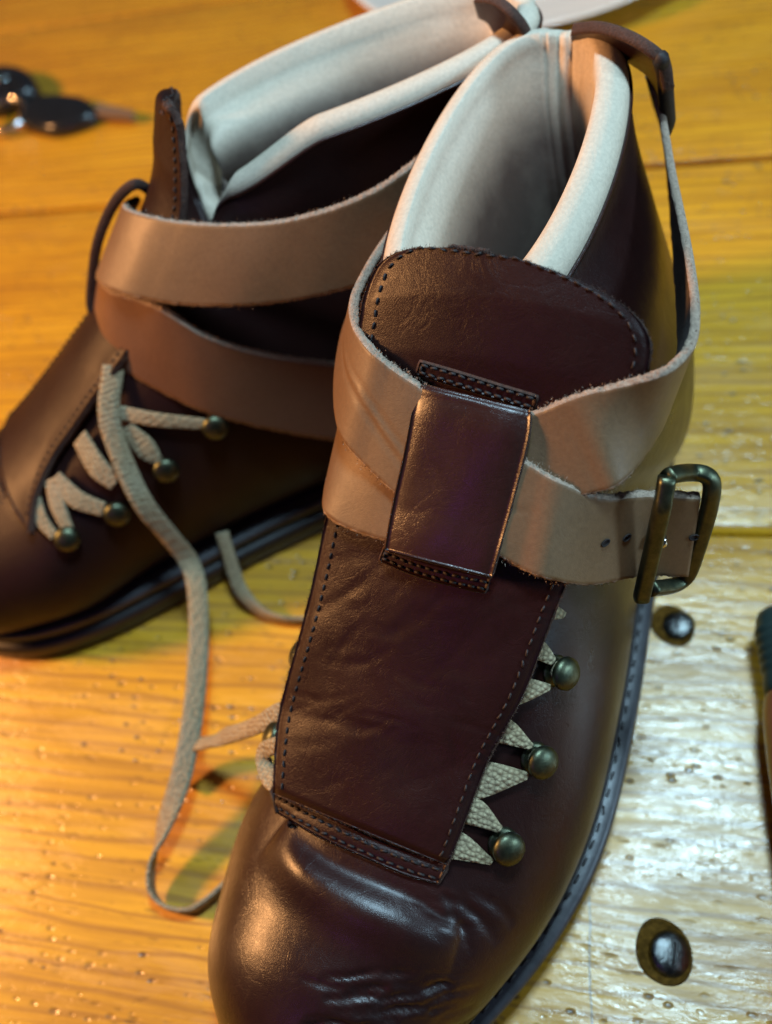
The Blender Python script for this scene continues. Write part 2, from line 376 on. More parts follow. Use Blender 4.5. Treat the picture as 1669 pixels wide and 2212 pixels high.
# ------------------------------------------------------------------ boot body (in boot's own frame: x to the toe, z up)
SEC = [  # Tx Tz Bx Bz ymed ylat
 (28.4,2.9,28.65,2.1,-2.1,-.9),(28.1,4.1,28.5,1.8,-3.0,0),(27.2,5.2,27.7,1.75,-3.9,.8),(25.8,5.9,26.2,1.7,-4.95,1.8),(24,6.2,24,1.7,-5.4,3.0),
 (22,6.7,21.5,1.7,-5.5,3.95),(19.7,7.9,18.5,1.7,-4.7,4.45),(17.3,9.6,14.5,1.7,-4.1,4.45),(15.4,11.0,10,1.7,-3.7,4.2),(14.2,12.0,5.8,1.7,-3.5,4.1),
 (13.7,12.5,2.9,1.9,-3.4,4.6),(13.4,12.9,1.3,3.4,-3.3,4.65),(13.1,13.3,.7,6.2,-3.2,4.4),(12.8,13.7,.6,8.8,-3.3,3.7),(12.5,14.1,.5,11.2,-3.4,3.0),
 (12.2,14.5,.2,13.4,-3.5,2.3),(11.9,14.8,-.1,15.2,-3.5,1.95)]
def body(mir=1, n=230, m=200, shift=0.0):
    S = np.array(SEC, float)
    if mir < 0:
        a = S[:,4].copy(); S[:,4] = -S[:,5]; S[:,5] = -a
        k = np.clip((S[:,3]-3)/11, 0, 1)
        S[:,5] += .45*np.clip((S[:,2]-7)/3, 0, 1)-.3*np.clip((6-S[:,2])/3, 0, 1); S[:,4] = S[:,4]*(1-k)+(-3.7)*k; S[:,5] = S[:,5]*(1-k)+(1.7)*k
    S = catmull(S, n); rings = []
    for i, (tx,tz,bx,bz,ym,yl) in enumerate(S):
        s = i/(n-1)*16; ph = np.linspace(0, 2*math.pi, 500, endpoint=False)
        kf = np.clip((s-8.5)/3, 0, 1)                      # 0 foot, 1 shaft
        a = ((1-np.cos(ph))/2)**(1+.65*(1-kf))
        qb = .42*(1-kf)+.62*kf; qt = .92*(1-kf)+.62*kf
        q = qb*(1-a)+qt*a
        w = (yl-ym)/2; yc = (yl+ym)/2
        y = yc+w*np.sign(np.sin(ph))*np.abs(np.sin(ph))**q
        P = np.stack([bx+a*(tx-bx), y, bz+a*(tz-bz)], 1)
        if mir < 0:                                          # the collar drops towards its open front, more on the near side
            k = np.clip((s-12.5)/3.5, 0, 1); f = np.clip((P[:,0]-7.5)/4.3, 0, 1)**1.4
            P[:,2] -= k*f*(.95+.75*np.clip(P[:,1]/1.5, -1, 1))
            P[:,1] += k*f*.5*np.clip(P[:,1]/1.5, -.3, 1)
            k2 = k*np.clip((P[:,0]-10.8)/1.3, 0, 1)*np.clip((2.3-np.abs(P[:,1]+.8))/1.6, 0, 1); P[:,2] -= 2.4*k2
        rings.append(arclen(P, m, True))
    return np.array(rings)
def norms(G):
    du = np.gradient(G, axis=0); dv = (np.roll(G, -1, 1)-np.roll(G, 1, 1)); n = np.cross(dv, du); n /= np.linalg.norm(n, axis=2)[:,:,None]+1e-9
    c = G.mean(axis=1, keepdims=True)
    if (n*(G-c)).sum() < 0: n = -n
    return n
def polydist(Pt, line):
    best = np.full(Pt.shape[:2], 1e9); tt = np.zeros(Pt.shape[:2]); n = len(line)-1
    for i in range(n):
        a, b = line[i], line[i+1]; ab = b-a; t = np.clip(((Pt-a)@ab)/(ab@ab+1e-9), 0, 1)
        d = np.linalg.norm(Pt-(a+t[...,None]*ab), axis=2); k = d < best; best[k] = d[k]; tt[k] = (i+t[k])/n
    return best, tt
class Boot:
    def __init__(s, fr, mir, root, ridges=None, shift=0):
        s.f = fr; s.mir = mir; s.root = root; s.G = body(mir, 340, 270) if mir > 0 else body(mir); n, m = s.G.shape[:2]
        s.mkbvh()
        if ridges:
            G = s.G; Nn = norms(G); D = np.zeros(G.shape[:2])
            for px, amp, w, asym in ridges:
                L = np.array([s.hit(u, v, 0)[0] for u, v in px]); L = catmull(L, max(8, 3*len(L)))
                d, t = polydist(G, L); D += amp*np.exp(-(d/w)**2)*np.clip(4*t*(1-t)*1.3, 0, 1)**.6
            s.G = G+Nn*D[...,None]; s.mkbvh()
    def mkbvh(s):
        n, m = s.G.shape[:2]; s.bvh = BVHTree.FromPolygons([tuple(p) for p in s.G.reshape(-1,3)], grid_faces(n, m, True))
    def hit(s, u, v, lift=0.0):
        o, d = s.f.ray(u, v); h = s.bvh.ray_cast(Vector(o), Vector(d))
        if h[0] is None:
            best = None
            for k in range(200):                            # nearest approach for pixels just off the outline
                p = o+d*(14+k*.15); q = s.bvh.find_nearest(Vector(p))
                if best is None or q[3] < best[0]: best = (q[3], np.array(q[0]), np.array(q[1]))
            p, n = best[1], best[2]
        else: p, n = np.array(h[0]), np.array(h[1])
        if n @ d > 0: n = -n
        return p+n*lift, n
    def H(s, pts, lift): return [s.hit(u, v, lift)[0] for u, v in pts]
    def near(s, p, lift):
        q = s.bvh.find_nearest(Vector(p)); n = np.array(q[1]); c = np.array(q[0])
        return c, n
    def lifted(s, pts, lift):   # pixel points on the surface moved out by lift, solved so that they stay on the pixel ray
        out = []
        for u, v in pts:
            o, d = s.f.ray(u, v); p, n = s.hit(u, v, 0); k = lift/max(.35, abs(n@d)); out.append(p-d*k)
        return out

def build_body(B):
    G = B.G; n, m = G.shape[:2]; root = B.root
    flip = False
    F = grid_faces(n, m, True); F.append(tuple(range(m))[::-1])
    mesh('upper', G.reshape(-1,3), F, LEA2 if B.mir > 0 else LEAB, root)
    # padded lining: rolls over the rim and goes down inside
    top = G[-1]; c = top.mean(axis=0); Nn = norms(G)[-1]; Nn[:,2] = 0; Nn /= np.linalg.norm(Nn, axis=1)[:,None]
    r = .46+(.22*np.clip(top[:,1]-c[1], 0, 1)*(1 if B.mir > 0 else 0)); r = (r+np.roll(r,3)+np.roll(r,-3))/3; rc = r[:,None]
    back = np.exp(-((top[:,1]-c[1]-0.1)/.5)**2)*(top[:,0] < 4)
    back2 = np.exp(-((top[:,1]-c[1]+B.mir*-.9)/.22)**2)*(top[:,0] < 4)
    rows = []
    for a in np.linspace(0, math.pi*.6, 10):
        P = top-Nn*(rc*(1-math.cos(a)))
        P = P+np.array([0,0,1.0])*(rc*.95*math.sin(a))
        P[:,2] -= (back*.16+back2*.12)*math.sin(a/1.2)
        for y0, w0, am in ((-.15,.10,.30),(.35,.08,.20),(-.55,.07,.12)):
            cr = np.exp(-((top[:,1]-c[1]-y0*B.mir)/w0)**2)*(top[:,0] < 4); P = P+Nn*(cr*am*math.sin(min(a, math.pi/2)))[:,None]-np.array([0,0,.5])*(cr*am*math.sin(a))[:,None]
        rows.append(P)
    k = n-3; kst = max(3, n//58)
    while k > n*0.40:
        g = G[k]; gN = norms(G)[k] if False else None
        cc = g.mean(axis=0); dv = np.roll(g,-1,0)-np.roll(g,1,0); tt = dv/np.linalg.norm(dv, axis=1)[:,None]
        ax = np.cross(tt, np.broadcast_to((G[min(k+1,n-1)]-G[k-1]).mean(axis=0), tt.shape)); ax /= np.linalg.norm(ax, axis=1)[:,None]
        s = np.sign(((g-cc)*ax).sum(axis=1).mean()); dp = (n-2-k)/(n*.12); off = 1.36*rc+(1.35 if B.mir > 0 else 1.8)*(1-math.exp(-dp*.9))
        pc = g-s*ax*off
        for y0, w0, am in ((-.15,.10,.30),(.35,.08,.20),(-.55,.07,.12)):
            cr = np.exp(-((g[:,1]-cc[1]-y0*B.mir)/w0)**2)*(g[:,0] < 4); pc = pc+s*ax*(cr*am*math.exp(-dp*.6))[:,None]
        rows.append(pc); k -= kst
    Rr = np.array(rows); nr = len(rows)
    Fl = grid_faces(nr, m, True); Fl.append(tuple((nr-1)*m+j for j in range(m)))
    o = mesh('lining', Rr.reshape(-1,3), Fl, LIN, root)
    # shade painted into the lining: rim stays pale, colour darkens with depth inside
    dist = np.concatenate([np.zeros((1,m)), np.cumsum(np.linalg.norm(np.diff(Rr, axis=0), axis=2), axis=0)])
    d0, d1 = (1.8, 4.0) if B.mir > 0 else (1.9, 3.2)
    inner_shade = np.clip((dist-d0)/(d1-d0), 0, 1); inner_shade = inner_shade*inner_shade*(3-2*inner_shade)
    at_ = o.data.attributes.new('inner_shade', 'FLOAT', 'POINT'); at_.data.foreach_set('value', inner_shade.reshape(-1).astype(np.float32))
    # seam line between the outer leather and lining
    P = arclen(top+Nn*.04-np.array([0,0,.03]), 220, True); V, F2 = tube(P, .055, 6, True)
    mesh('rim_piping', V, F2, LEAS, root)
    # sole
    out = [(.2,-1.1,1.1),(1.0,-2.6,2.8),(3.0,-3.8,4.0),(7,-4.1,4.5),(11,-4.3,4.75),(15,-4.7,5.0),(19,-5.4,4.95),(22.2,-5.8,4.2),(25,-5.5,2.9),(27.2,-4.4,1.5),(28.6,-3.3,.2),(29.1,-1.8,-1.2)]
    med = [(x, a) for x, a, b in out]; lat = [(x, b) for x, a, b in out][::-1]
    loop = np.array([(x, y*1.0) for x, y in med+lat]); 
    if B.mir < 0: loop[:,1] *= -1
    loop = arclen(catmull(loop, 400, True), 260, True)
    t = np.roll(loop,-1,0)-np.roll(loop,1,0); nn = np.stack([t[:,1],-t[:,0]],1); nn /= np.linalg.norm(nn, axis=1)[:,None]
    if (nn*(loop-loop.mean(axis=0))).sum() < 0: nn = -nn
    if B.mir > 0: loop = loop-nn*.12
    def layer(name, prof, mat, msk=None):
        V = []
        for z, ins in prof:
            q = loop-nn*ins
            if msk: q = np.stack([np.minimum(q[:,0], msk), q[:,1]], 1)
            V.append(np.c_[q, np.full(len(q), z)])
        V = np.array(V).reshape(-1,3); F = grid_faces(len(prof), len(loop), True)
        F.append(tuple(range(len(loop)))[::-1]); F.append(tuple((len(prof)-1)*len(loop)+j for j in range(len(loop))))
        return mesh(name, V, F, mat, root)
    layer('heel_block', [(0,.55),(.06,.45),(.75,.35),(.79,.4)], SOLE, 8.2)
    layer('outsole', [(.0,.5),(.05,.35),(.2,.22),(.95,.14),(1.05,.2),(1.08,.45)] if B.mir > 0 else [(.0,.25),(.05,.0),(.2,-.22),(.95,-.25),(1.08,-.12),(1.14,.3)], SOLE)
    layer('welt', [(1.10,.35),(1.14,.12),(1.2,.03),(1.5,0),(1.62,.05),(1.68,.14),(1.66,.5),(1.66,.9)], WELT)
    P = np.c_[loop-nn*.36, np.full(len(loop), 1.67)]
    V, F = stitches(P, (0,0,1), .55, .3, .04, .02); stuff(mesh('welt_stitching', V, F, THREAD, root))
    # dark seam cord where the upper meets the welt
    P = np.c_[loop-nn*.52, np.full(len(loop), 1.68)+.03*np.sin(np.arange(len(loop))*1.9)]
    V, F = tube(P, .09, 6, True); mesh('seam_cord', V, F, THREAD, root)
    B.loop = loop

def lerp_rows(rows, n):   # rows of (L,R) 3D points -> smooth resample
    Lp = catmull([a for a, b in rows], n); Rp = catmull([b for a, b in rows], n); return Lp, Rp
def slab(name, grid, th, root, mats, nf=None, closed=False, edge_mi=1, roundn=3, fray=0):
    """grid n*m of top-surface points -> slab with rounded raw edges"""
    G = np.asarray(grid); n, m = G.shape[:2]
    du = np.gradient(G, axis=0); dv = np.gradient(G, axis=1); Nn = np.cross(dv, du); Nn /= np.linalg.norm(Nn, axis=2)[:,:,None]+1e-9
    if nf is not None and (Nn.reshape(-1,3)@np.asarray(nf)).mean() < 0: Nn = -Nn
    Bt = G-Nn*th
    V = np.vstack([G.reshape(-1,3), Bt.reshape(-1,3)]); o = n*m
    F = grid_faces(n, m); mi = [0]*len(F); Fb = grid_faces(n, m, off=o, flip=True); F += Fb; mi += [edge_mi]*len(Fb)
    loop = [i*m for i in range(n)]+[(n-1)*m+j for j in range(1,m)]+[i*m+m-1 for i in range(n-2,-1,-1)]+[j for j in range(m-2,0,-1)]
    cen = G.reshape(-1,3).mean(axis=0); rings = [loop]
    E = V[loop]; Tn = np.roll(E,-1,0)-np.roll(E,1,0); Nl = Nn.reshape(-1,3)[loop]; O = np.cross(Tn, Nl); O /= np.linalg.norm(O, axis=1)[:,None]+1e-9
    if (O*(E-cen)).sum() < 0: O = -O
    base = len(V); extra = []
    for k in range(1, roundn+1):
        a = math.pi*k/(roundn+1); extra.append(E-Nl*(th*(1-math.cos(a))/2)+O*(th*.38*math.sin(a))+rng.normal(0,1,E.shape)*fray)
        rings.append([base+(k-1)*len(loop)+j for j in range(len(loop))])
    rings.append([i+o for i in loop])
    if extra: V = np.vstack([V]+extra)
    q = len(loop)
    for a, b in zip(rings[:-1], rings[1:]):
        for j in range(q): F.append((a[j], b[j], b[(j+1) % q], a[(j+1) % q])); mi.append(edge_mi)
    ob = mesh(name, V, F, mats, root, mi)
    return ob, G, Nn, E, O
def hook(B, p, n, s=1.0, mat=None):
    V, F = lathe([(.001,0),(.42,0),(.43,.035),(.34,.07),(.15,.10),(.13,.24),(.30,.27),(.41,.32),(.45,.39),(.43,.48),(.35,.56),(.19,.615),(.001,.63)], 28)
    V = orient(V*s, p, n); h = mesh('lace_hook', V, F, mat or BRASS, B.root)
    a = np.linspace(0, 2*math.pi, 24, endpoint=False); P = np.c_[.215*s*np.cos(a), .235*s*np.sin(a), .17*s+.03*np.sin(a)]
    V, F = tube(orient(P, p, n), .085*s, 8, True); mesh('lace_loop', V, F, LACE, h)
def stitch_part(name, paths, root, **kw):
    parts = [stitches(np.asarray(P), nf, **kw) for P, nf in paths]; V, F = merge(parts); return stuff(mesh(name, V, F, THREAD, root))

# =================================================================== BOOT IN FRONT
FA = Frame((10.4,23.8), (-.6,-.8))
rootA = empty('leather_boot', 'brown leather boot in front, sharp, with a brass buckle and its toe towards the viewer', 'boot', frame=FA, group='pair of brown leather boots')
rid = [
 ([(600,1800),(660,1885),(760,1955),(880,2008),(990,2035)], .34, .68, 0),
 ([(640,1800),(720,1868),(840,1920),(960,1965)], -.10, .25, 0),
 ([(985,1925),(1040,1985),(1075,2040)], -.05, .10, 0),
 ([(1010,1920),(1080,1960),(1110,2000)], -.05, .10, 0),
 ([(960,1935),(1000,2010),(1020,2060)], -.04, .10, 0),
]
rr = random.Random(3)
for k in range(60):   # fan of small creases across the toe
    u0 = 640+rr.random()*330; v0 = 2105+rr.random()*150; ln = 40+rr.random()*100; sl = -.30+.5*rr.random()-.0008*(u0-800)
    rid.append(([(u0,v0),(u0+ln/2,v0+sl*ln/2-6+rr.random()*8),(u0+ln,v0+sl*ln)], -.050*(.4+rr.random()), .05+.025*rr.random(), 0))
for k in range(14):   # creases beside the tongue foot
    u0 = 840+rr.random()*120; v0 = 1925+rr.random()*50; ln = 60+rr.random()*90
    rid.append(([(u0,v0),(u0+ln/2,v0+ln*.28),(u0+ln,v0+ln*.62)], -.035*(.5+rr.random()), .06, 0))
A = Boot(FA, 1, rootA, rid)
build_body(A)

# tongue: front flap laid over the laced instep
ZT = np.array([(9.6,17.6),(10.6,16.4),(11.6,15.6),(12.5,14.6),(13.4,13.2),(15.4,11.3),(17.3,9.75),(19.7,8.05),(22,6.85),(24,6.3),(27,5.6)])
def front(f, u, v, lift, c=.055, ytop=.6, ybot=-1.1, mir=1):
    o, d = f.ray(u, v); prev = None
    def g(p):
        yc = np.interp(p[0], [11,22], [ytop, ybot]); zt = np.interp(p[0], ZT[:,0], ZT[:,1]); return p[2]-(zt+lift*1.25-c*(p[1]-yc)**2)
    a = 8.0; b = None
    for k in range(400):
        a2 = a+.1
        if g(o+d*a2) < 0: b = a2; break
        a = a2
    if b is None: raise RuntimeError('front miss %s %s' % (u, v))
    for _ in range(30):
        mdl = (a+b)/2
        if g(o+d*mdl) < 0: b = mdl
        else: a = mdl
    return o+d*a
def FR(pts, lift, c=.055): return [front(FA, u, v, lift, c) for u, v in pts]
TL = [(590,1715),(592,1660),(600,1560),(620,1470),(645,1380),(675,1260),(702,1130),(735,1000),(752,900),(765,800),(776,700),(790,628),(822,568),(882,538),(965,534)]
TR = [(965,1868),(985,1825),(1050,1652),(1088,1580),(1135,1490),(1195,1330),(1235,1235),(1275,1120),(1315,1000),(1362,890),(1404,775),(1388,702),(1310,636),(1165,572),(1060,548)]
nT = 150; mT = 60
Lc = arclen(catmull(TL, 300), nT); Rc = catmull(TR, 300); 
Lc = catmull(TL, nT); Rc = catmull(TR, nT)
TG = np.zeros((nT, mT, 3))
for i in range(nT):
    for j in range(mT):
        t = j/(mT-1); u, v = Lc[i]*(1-t)+Rc[i]*t
        k = i/(nT-1)
        edge = min(1, min(j, mT-1-j)/3.0); ed2 = min(1, i/5.0)
        lf = .42-.10*(1-edge)**2-.14*(1-ed2)**2
        # broad soft undulations as of worn leather
        lf += .045*math.sin(u*.012+v*.009)*math.sin(v*.017-u*.004)*edge*(k < .6)
        TG[i,j] = front(FA, u, v, lf)
wr_ = random.Random(11); II, JJ = np.meshgrid(np.arange(nT)*.115, np.arange(mT)*.095, indexing='ij'); DD = np.zeros((nT, mT))
for _ in range(70):   # fine creases of worn leather, mostly across the middle of the flap
    ci, cj = nT*.115*(.08+.40*wr_.random()), mT*.095*(.12+.76*wr_.random()); an = wr_.gauss(1.25, .45); ln = .35+.8*wr_.random(); cu = wr_.gauss(0, .25)
    di, dj = math.cos(an), math.sin(an); u_ = (II-ci)*di+(JJ-cj)*dj; v_ = -(II-ci)*dj+(JJ-cj)*di-cu*u_*u_
    DD += -.026*(.35+wr_.random())*np.exp(-(v_/.065)**2)*np.clip(1-(np.abs(u_)/ln)**2, 0, 1)
TG = TG+DD[...,None]*np.array([.6,0,.8])
tongue, TG_, TN, TE, TO = slab('tongue', TG, .28, rootA, [LEA, DEDGE], nf=(.5,0,1), fray=.012)
V, F = fibres(TE, TO+np.array([0,0,.3]), 2600, .07); f = stuff(mesh('frayed_fibres', V, F, DEDGE, tongue))
def tnear(p):
    d = ((TG_-p)**2).sum(axis=2); i, j = np.unravel_index(d.argmin(), d.shape); return TN[i,j]*(1 if TN[i,j,2] > 0 else -1)
left_in = [TG[i, 3] for i in range(4, nT-6, 2)]; right_in = [TG[i, mT-4] for i in range(4, nT-6, 2)]
topin = [TG[nT-7, j] for j in range(3, mT-3, 3)]
ridge_path = left_in+topin+right_in[::-1]
stitch_part('stitching', [(np.array(ridge_path), tnear)], tongue, step=.29, ln=.17, r=.03)
# stitched hem strip at the foot of the tongue
HU = [(586,1700),(700,1760),(830,1822),(965,1868)]; HL = [(596,1752),(690,1806),(800,1856),(880,1890),(946,1908)]
def gridpx(U, L, n, m, fn):
    U = arclen(catmull(U, 200), n); L = arclen(catmull(L, 200), n)
    return np.array([[fn(*(U[i]*(1-j/(m-1))+L[i]*j/(m-1)), i/(n-1), j/(m-1)) for j in range(m)] for i in range(n)])
HG = gridpx(HU, HL, 70, 10, lambda u, v, s, t: A.lifted([(u, v)], .20+.07*math.sin(t*math.pi))[0])
hem, _, _, HE, HO = slab('hem_strip', HG, .3, rootA, [LEA, DEDGE], nf=(.3,0,1))
stitch_part('stitching', [(HG[2:-2,3]+0, (.25,0,1)), (HG[2:-2,7]+0, (.25,0,1))], hem, step=.26, ln=.17, r=.04)
V, F = tube([HG[1,0], HG[0,2]+np.array([0,0,.05]), HG[1,9]], .07, 6); mesh('bar_tack', V, F, THREAD, hem)

# monk loop (broad glossy keeper) with stitched tabs above and below
LU = [(905,826),(892,880),(876,970),(856,1060),(842,1130),(832,1188)]; LR = [(1146,886),(1142,940),(1126,1010),(1100,1110),(1080,1180),(1062,1246)]
def loopfn(u, v, s, t): 
    lf = 1.16-.16*(1-min(1, s/.22))**2-.35*(1-min(1, s/.03))**2-.08*max(0, (s-.8)/.2)**2
    return front(FA, u, v, lf+.02*math.sin(t*9+s*5)-.10*abs(2*t-1)**6, c=.07)
LG = gridpx(LU, LR, 60, 26, loopfn)
loop, _, _, LE, LO = slab('strap_keeper', LG, .24, rootA, [LEAS, DEDGE], nf=(.5,0,1))
TU = [(908,782),(990,806),(1080,834),(1160,858)]; TLo = [(900,808),(985,834),(1075,862),(1150,886)]
G1 = gridpx(TU, TLo, 36, 6, lambda u, v, s, t: front(FA, u, v, .47)); tab1 = slab('keeper_tab', G1, .2, rootA, [LEA, DEDGE], nf=(.5,0,1))[0]
stitch_part('stitching', [(G1[1:-1,1], (.5,0,1)), (G1[1:-1,4], (.5,0,1)), (G1[1,1:5], (.5,0,1))], tab1, step=.22, ln=.15, r=.04)
BU = [(832,1180),(900,1206),(980,1228),(1062,1244)]; BL = [(820,1210),(885,1238),(965,1262),(1048,1280)]
G2 = gridpx(BU, BL, 36, 6, lambda u, v, s, t: front(FA, u, v, .47)); tab2 = slab('keeper_tab', G2, .2, rootA, [LEA, DEDGE], nf=(.5,0,1))[0]
stitch_part('stitching', [(G2[1:-1,2], (.5,0,1)), (G2[1:-1,4], (.5,0,1)), (G2[1,1:5], (.5,0,1))], tab2, step=.22, ln=.15, r=.04)

# straps
zc = lambda f, L: [f.z(u, v, z) for u, v, z in L]
yc_ = lambda f, L: [f.y(u, v, y) for u, v, y in L]
def parts_curve(parts, n):
    """one smooth curve through several stretches; every stretch gets the same number of samples on both edges"""
    P = [p for q in parts for p in q]; D = catmull(P, (len(P)-1)*30+1); out = []; a = 0; k = n//len(parts)
    for i, q in enumerate(parts):
        b = a+len(q)*30; b = min(b, len(D)-1); seg = D[a:b+1]; last = i == len(parts)-1
        m = n-k*i if last else k; r = arclen(seg, m+(0 if last else 1)); out.append(r if last else r[:-1]); a = b
    return np.vstack(out)
def strap(name, U, L, th, root, ref, fray=.018, n=260, fib=1500, mat=None, folds=None, m_=27, **kw):
    if isinstance(U, tuple): U = parts_curve(U, n); L = parts_curve(L, n)
    else: U = arclen(catmull(U, 400), n); L = arclen(catmull(L, 400), n)
    V, F, mi, U, L, Nn = ribbon(U, L, th, ref, n=n, fray=fray, m=m_, **kw)
    if folds:
        k = len(V)//n; V = V.reshape(n, k, 3)
        for s0, s1, t0, t1, am, w in folds:                 # fold line from (s0,t0) to (s1,t1) in strap coordinates
            for i in range(n):
                for q in range(m_):
                    a = np.array([i/(n-1)-s0, (q/(m_-1)-t0)*.16]); b = np.array([s1-s0, (t1-t0)*.16]); L2 = b@b
                    tt = min(1, max(0, (a@b)/L2)); d = np.linalg.norm(a-b*tt); V[i,q] += Nn[i]*am*math.exp(-(d/w)**2)*(1-.5*abs(2*tt-1))
        V = V.reshape(-1, 3)
    o = mesh(name, V, F, [mat or TAN, SUEDE, SUEDEB], root, mi)
    if fib:
        Wd = (U-L)/np.linalg.norm(U-L, axis=1)[:,None]; v1, f1 = fibres(U, Wd, fib, .055, th); v2, f2 = fibres(L, -Wd, fib//2, .055, th)
        V, F = merge([(v1,f1),(v2,f2)]); stuff(mesh('frayed_fibres', V, F, SUEDE, o))
    return o
refA = lambda p: (6, 0, p[2])
# S1: pull tab -> lateral side -> through keeper -> low on the medial side
S1U = (zc(FA, [(1402,160,14.6),(1428,240,14.3),(1452,370,14.0),(1480,500,14.0),(1496,590,14.2),(1504,670,14.6)]),zc(FA, [(1494,740,14.9)])+FR([(1440,795),(1350,824),(1250,850)], .78),FR([(1146,890),(1060,905),(960,925),(880,945),(812,930)], .6),zc(FA, [(756,880,12.8),(766,790,12.2)]))
S1L = (zc(FA, [(1415,215,12.0),(1440,300,11.6),(1452,420,11.4),(1462,560,11.5),(1470,680,11.8),(1470,770,12.1)]),zc(FA, [(1445,870,12.4),(1405,960,12.7)])+FR([(1345,1040),(1290,1064)], .7),FR([(1215,1075),(1090,1095),(960,1130),(870,1172),(770,1150),(710,1116)], .6),zc(FA, [(706,1070,11.3),(728,980,10.8)]))
strap('ankle_strap', S1U, S1L, .22, rootA, refA)
# S2: medial side high -> keeper -> buckle
S2U = (zc(FA, [(905,420,13.4),(840,510,13.8),(800,572,14.2),(768,640,14.6),(772,700,15.0)]),FR([(808,752),(855,792),(902,824)],.8),FR([(980,880),(1060,940),(1124,985)], .8),FR([(1165,1010),(1215,1038)],.8)+zc(FA, [(1300,1068,12.6),(1400,1062,12.0),(1512,1066,11.7)]))
S2L = (zc(FA, [(850,560,11.2),(790,640,11.6),(752,700,12.0),(733,790,12.6),(730,880,13.0)]),FR([(745,950),(795,1010),(848,1060)],.86),FR([(920,1110),(1000,1160),(1070,1196)], .85),FR([(1120,1226),(1180,1250)],.75)+zc(FA, [(1270,1262,10.6),(1392,1242,9.5),(1484,1244,9.2)]))
s2 = strap('buckled_strap', S2U, S2L, .25, rootA, refA, folds=[(.20,.47,.42,.80,-.035,.006),(.22,.47,.36,.72,.03,.006),(.24,.46,.34,.64,-.03,.005),(.60,.70,.3,.55,-.02,.006),(.66,.76,.6,.4,-.018,.005)])
# punched holes and buckle
def disc(p, n, r, name, root, mat, sy=.62):
    V, F = lathe([(r*1.0,.0),(r*1.02,.03),(r*.8,.035),(r*.6,-.05),(.001,-.06)], 16, 1, sy); V = orient(V, p, n); return mesh(name, V, F[:-1], mat, root)
def strap_pt(o, u, v, f):
    me = o.data; bv = BVHTree.FromPolygons([tuple(np.array(w.co)/CM) for w in me.vertices], [tuple(p.vertices) for p in me.polygons])
    oo, d = f.ray(u, v); h = bv.ray_cast(Vector(oo), Vector(d)); return (np.array(h[0]), np.array(h[1]), d) if h[0] is not None else (None, None, d)
HOLE = plain('punched_hole', (.02,.012,.01), .9)
for u, v in [(1308,1172),(1354,1161),(1428,1160),(1500,1160)]:
    p, n, d = strap_pt(s2, u, v, FA)
    if p is not None:
        if n @ d > 0: n = -n
        disc(p+n*.005, n, .13, 'punch_hole', rootA, HOLE, .7)
bk = zc(FA, [(1442,1030,12.8),(1466,1023,12.6),(1495,1021,12.25),(1520,1024,12.2),(1536,1037,12.05),(1538,1064,11.75),(1527,1120,10.95),(1505,1192,9.9),(1489,1237,9.2),(1474,1256,8.95),(1450,1266,9.1),(1408,1272,9.6)])
P = arclen(catmull(bk, 120), 70)
V1 = tube(P, .19, 16, sq=.6)
V2 = tube(arclen(zc(FA, [(1442,1030,12.9),(1432,1090,12.4),(1405,1210,10.7),(1386,1292,9.4)]), 24), .2, 16, sq=.6)
V, F = merge([V1, V2]); bkl = mesh('buckle', V, F, BRASS, rootA)
p0, n0, d0 = strap_pt(s2, 1424, 1165, FA)
if p0 is not None:
    pr = p0-d0*.25+(zc(FA, [(1404,1158,10.5)])[0]-zc(FA, [(1424,1165,10.5)])[0]); q = p0-d0*.1+(zc(FA, [(1430,1180,10.3)])[0]-zc(FA, [(1424,1165,10.3)])[0]); V, F = tube(arclen(catmull([pr, (pr+q)/2+np.array([0,.15,.15]), q], 20), 12), [.10]*8+[.11,.12,.12,.05], 10); mesh('buckle_prong', V, F, STEEL, bkl)
# pull tab at the back of the collar
PU = zc(FA, [(1236,62,16.0),(1290,58,16.4),(1345,72,16.5),(1395,98,16.4),(1432,132,16.0),(1446,190,15.2)]); PL = zc(FA, [(1240,92,15.0),(1290,88,15.2),(1330,104,15.2),(1375,132,15.0),(1412,165,14.6),(1432,240,13.6)])
V, F, mi, *_ = ribbon(PU, PL, .32, refA, n=60); mesh('pull_tab', V, F, [LEA, DEDGE, LEA], rootA, mi)
V, F = tube(arclen(catmull(zc(FA, [(1425,118,16.2),(1436,160,15.4),(1440,215,14.6),(1446,290,13.4)]), 40), 20), [.08]+[.22]*16+[.18,.12,.06], 10); mesh('tab_binding', V, F, THREAD, rootA)

# hooks and laces on the visible side
for u, v in [(1200,1448),(1155,1636),(1086,1820)]:
    p, n = A.hit(u, v, 0); hook(A, p-n*.0, n*1.0+np.array([0,.15,.05]), .98)
def lace(B, U, L, lift, name='lace', th=.08, par=None):
    U = B.lifted(U, lift) ; L = B.lifted(L, lift)
    V, F, mi, *_ = ribbon(catmull(U, 30), catmull(L, 30), th, (14,0,-10), n=30, m=7, bow=.02); return (V, F)
lp = []
for U, L in [([(1120,1350),(1175,1385),(1200,1420)],[(1100,1400),(1160,1425),(1192,1438)]),
             ([(1080,1450),(1145,1465),(1190,1478)],[(1040,1540),(1122,1522),(1186,1492)]),
             ([(1040,1530),(1105,1555),(1152,1606)],[(1020,1590),(1085,1606),(1146,1620)]),
             ([(1000,1640),(1070,1648),(1142,1668)],[(970,1740),(1050,1722),(1138,1684)]),
             ([(960,1715),(1038,1728),(1086,1785)],[(940,1770),(1015,1782),(1076,1798)]),
             ([(940,1790),(1002,1800),(1066,1856)],[(920,1850),(978,1856),(1060,1868)]),
             ([(1150,1290),(1205,1310),(1222,1322)],[(1140,1330),(1190,1338),(1215,1336)])]:
    V, F = lace(A, U, L, .22); lp.append((V, F))
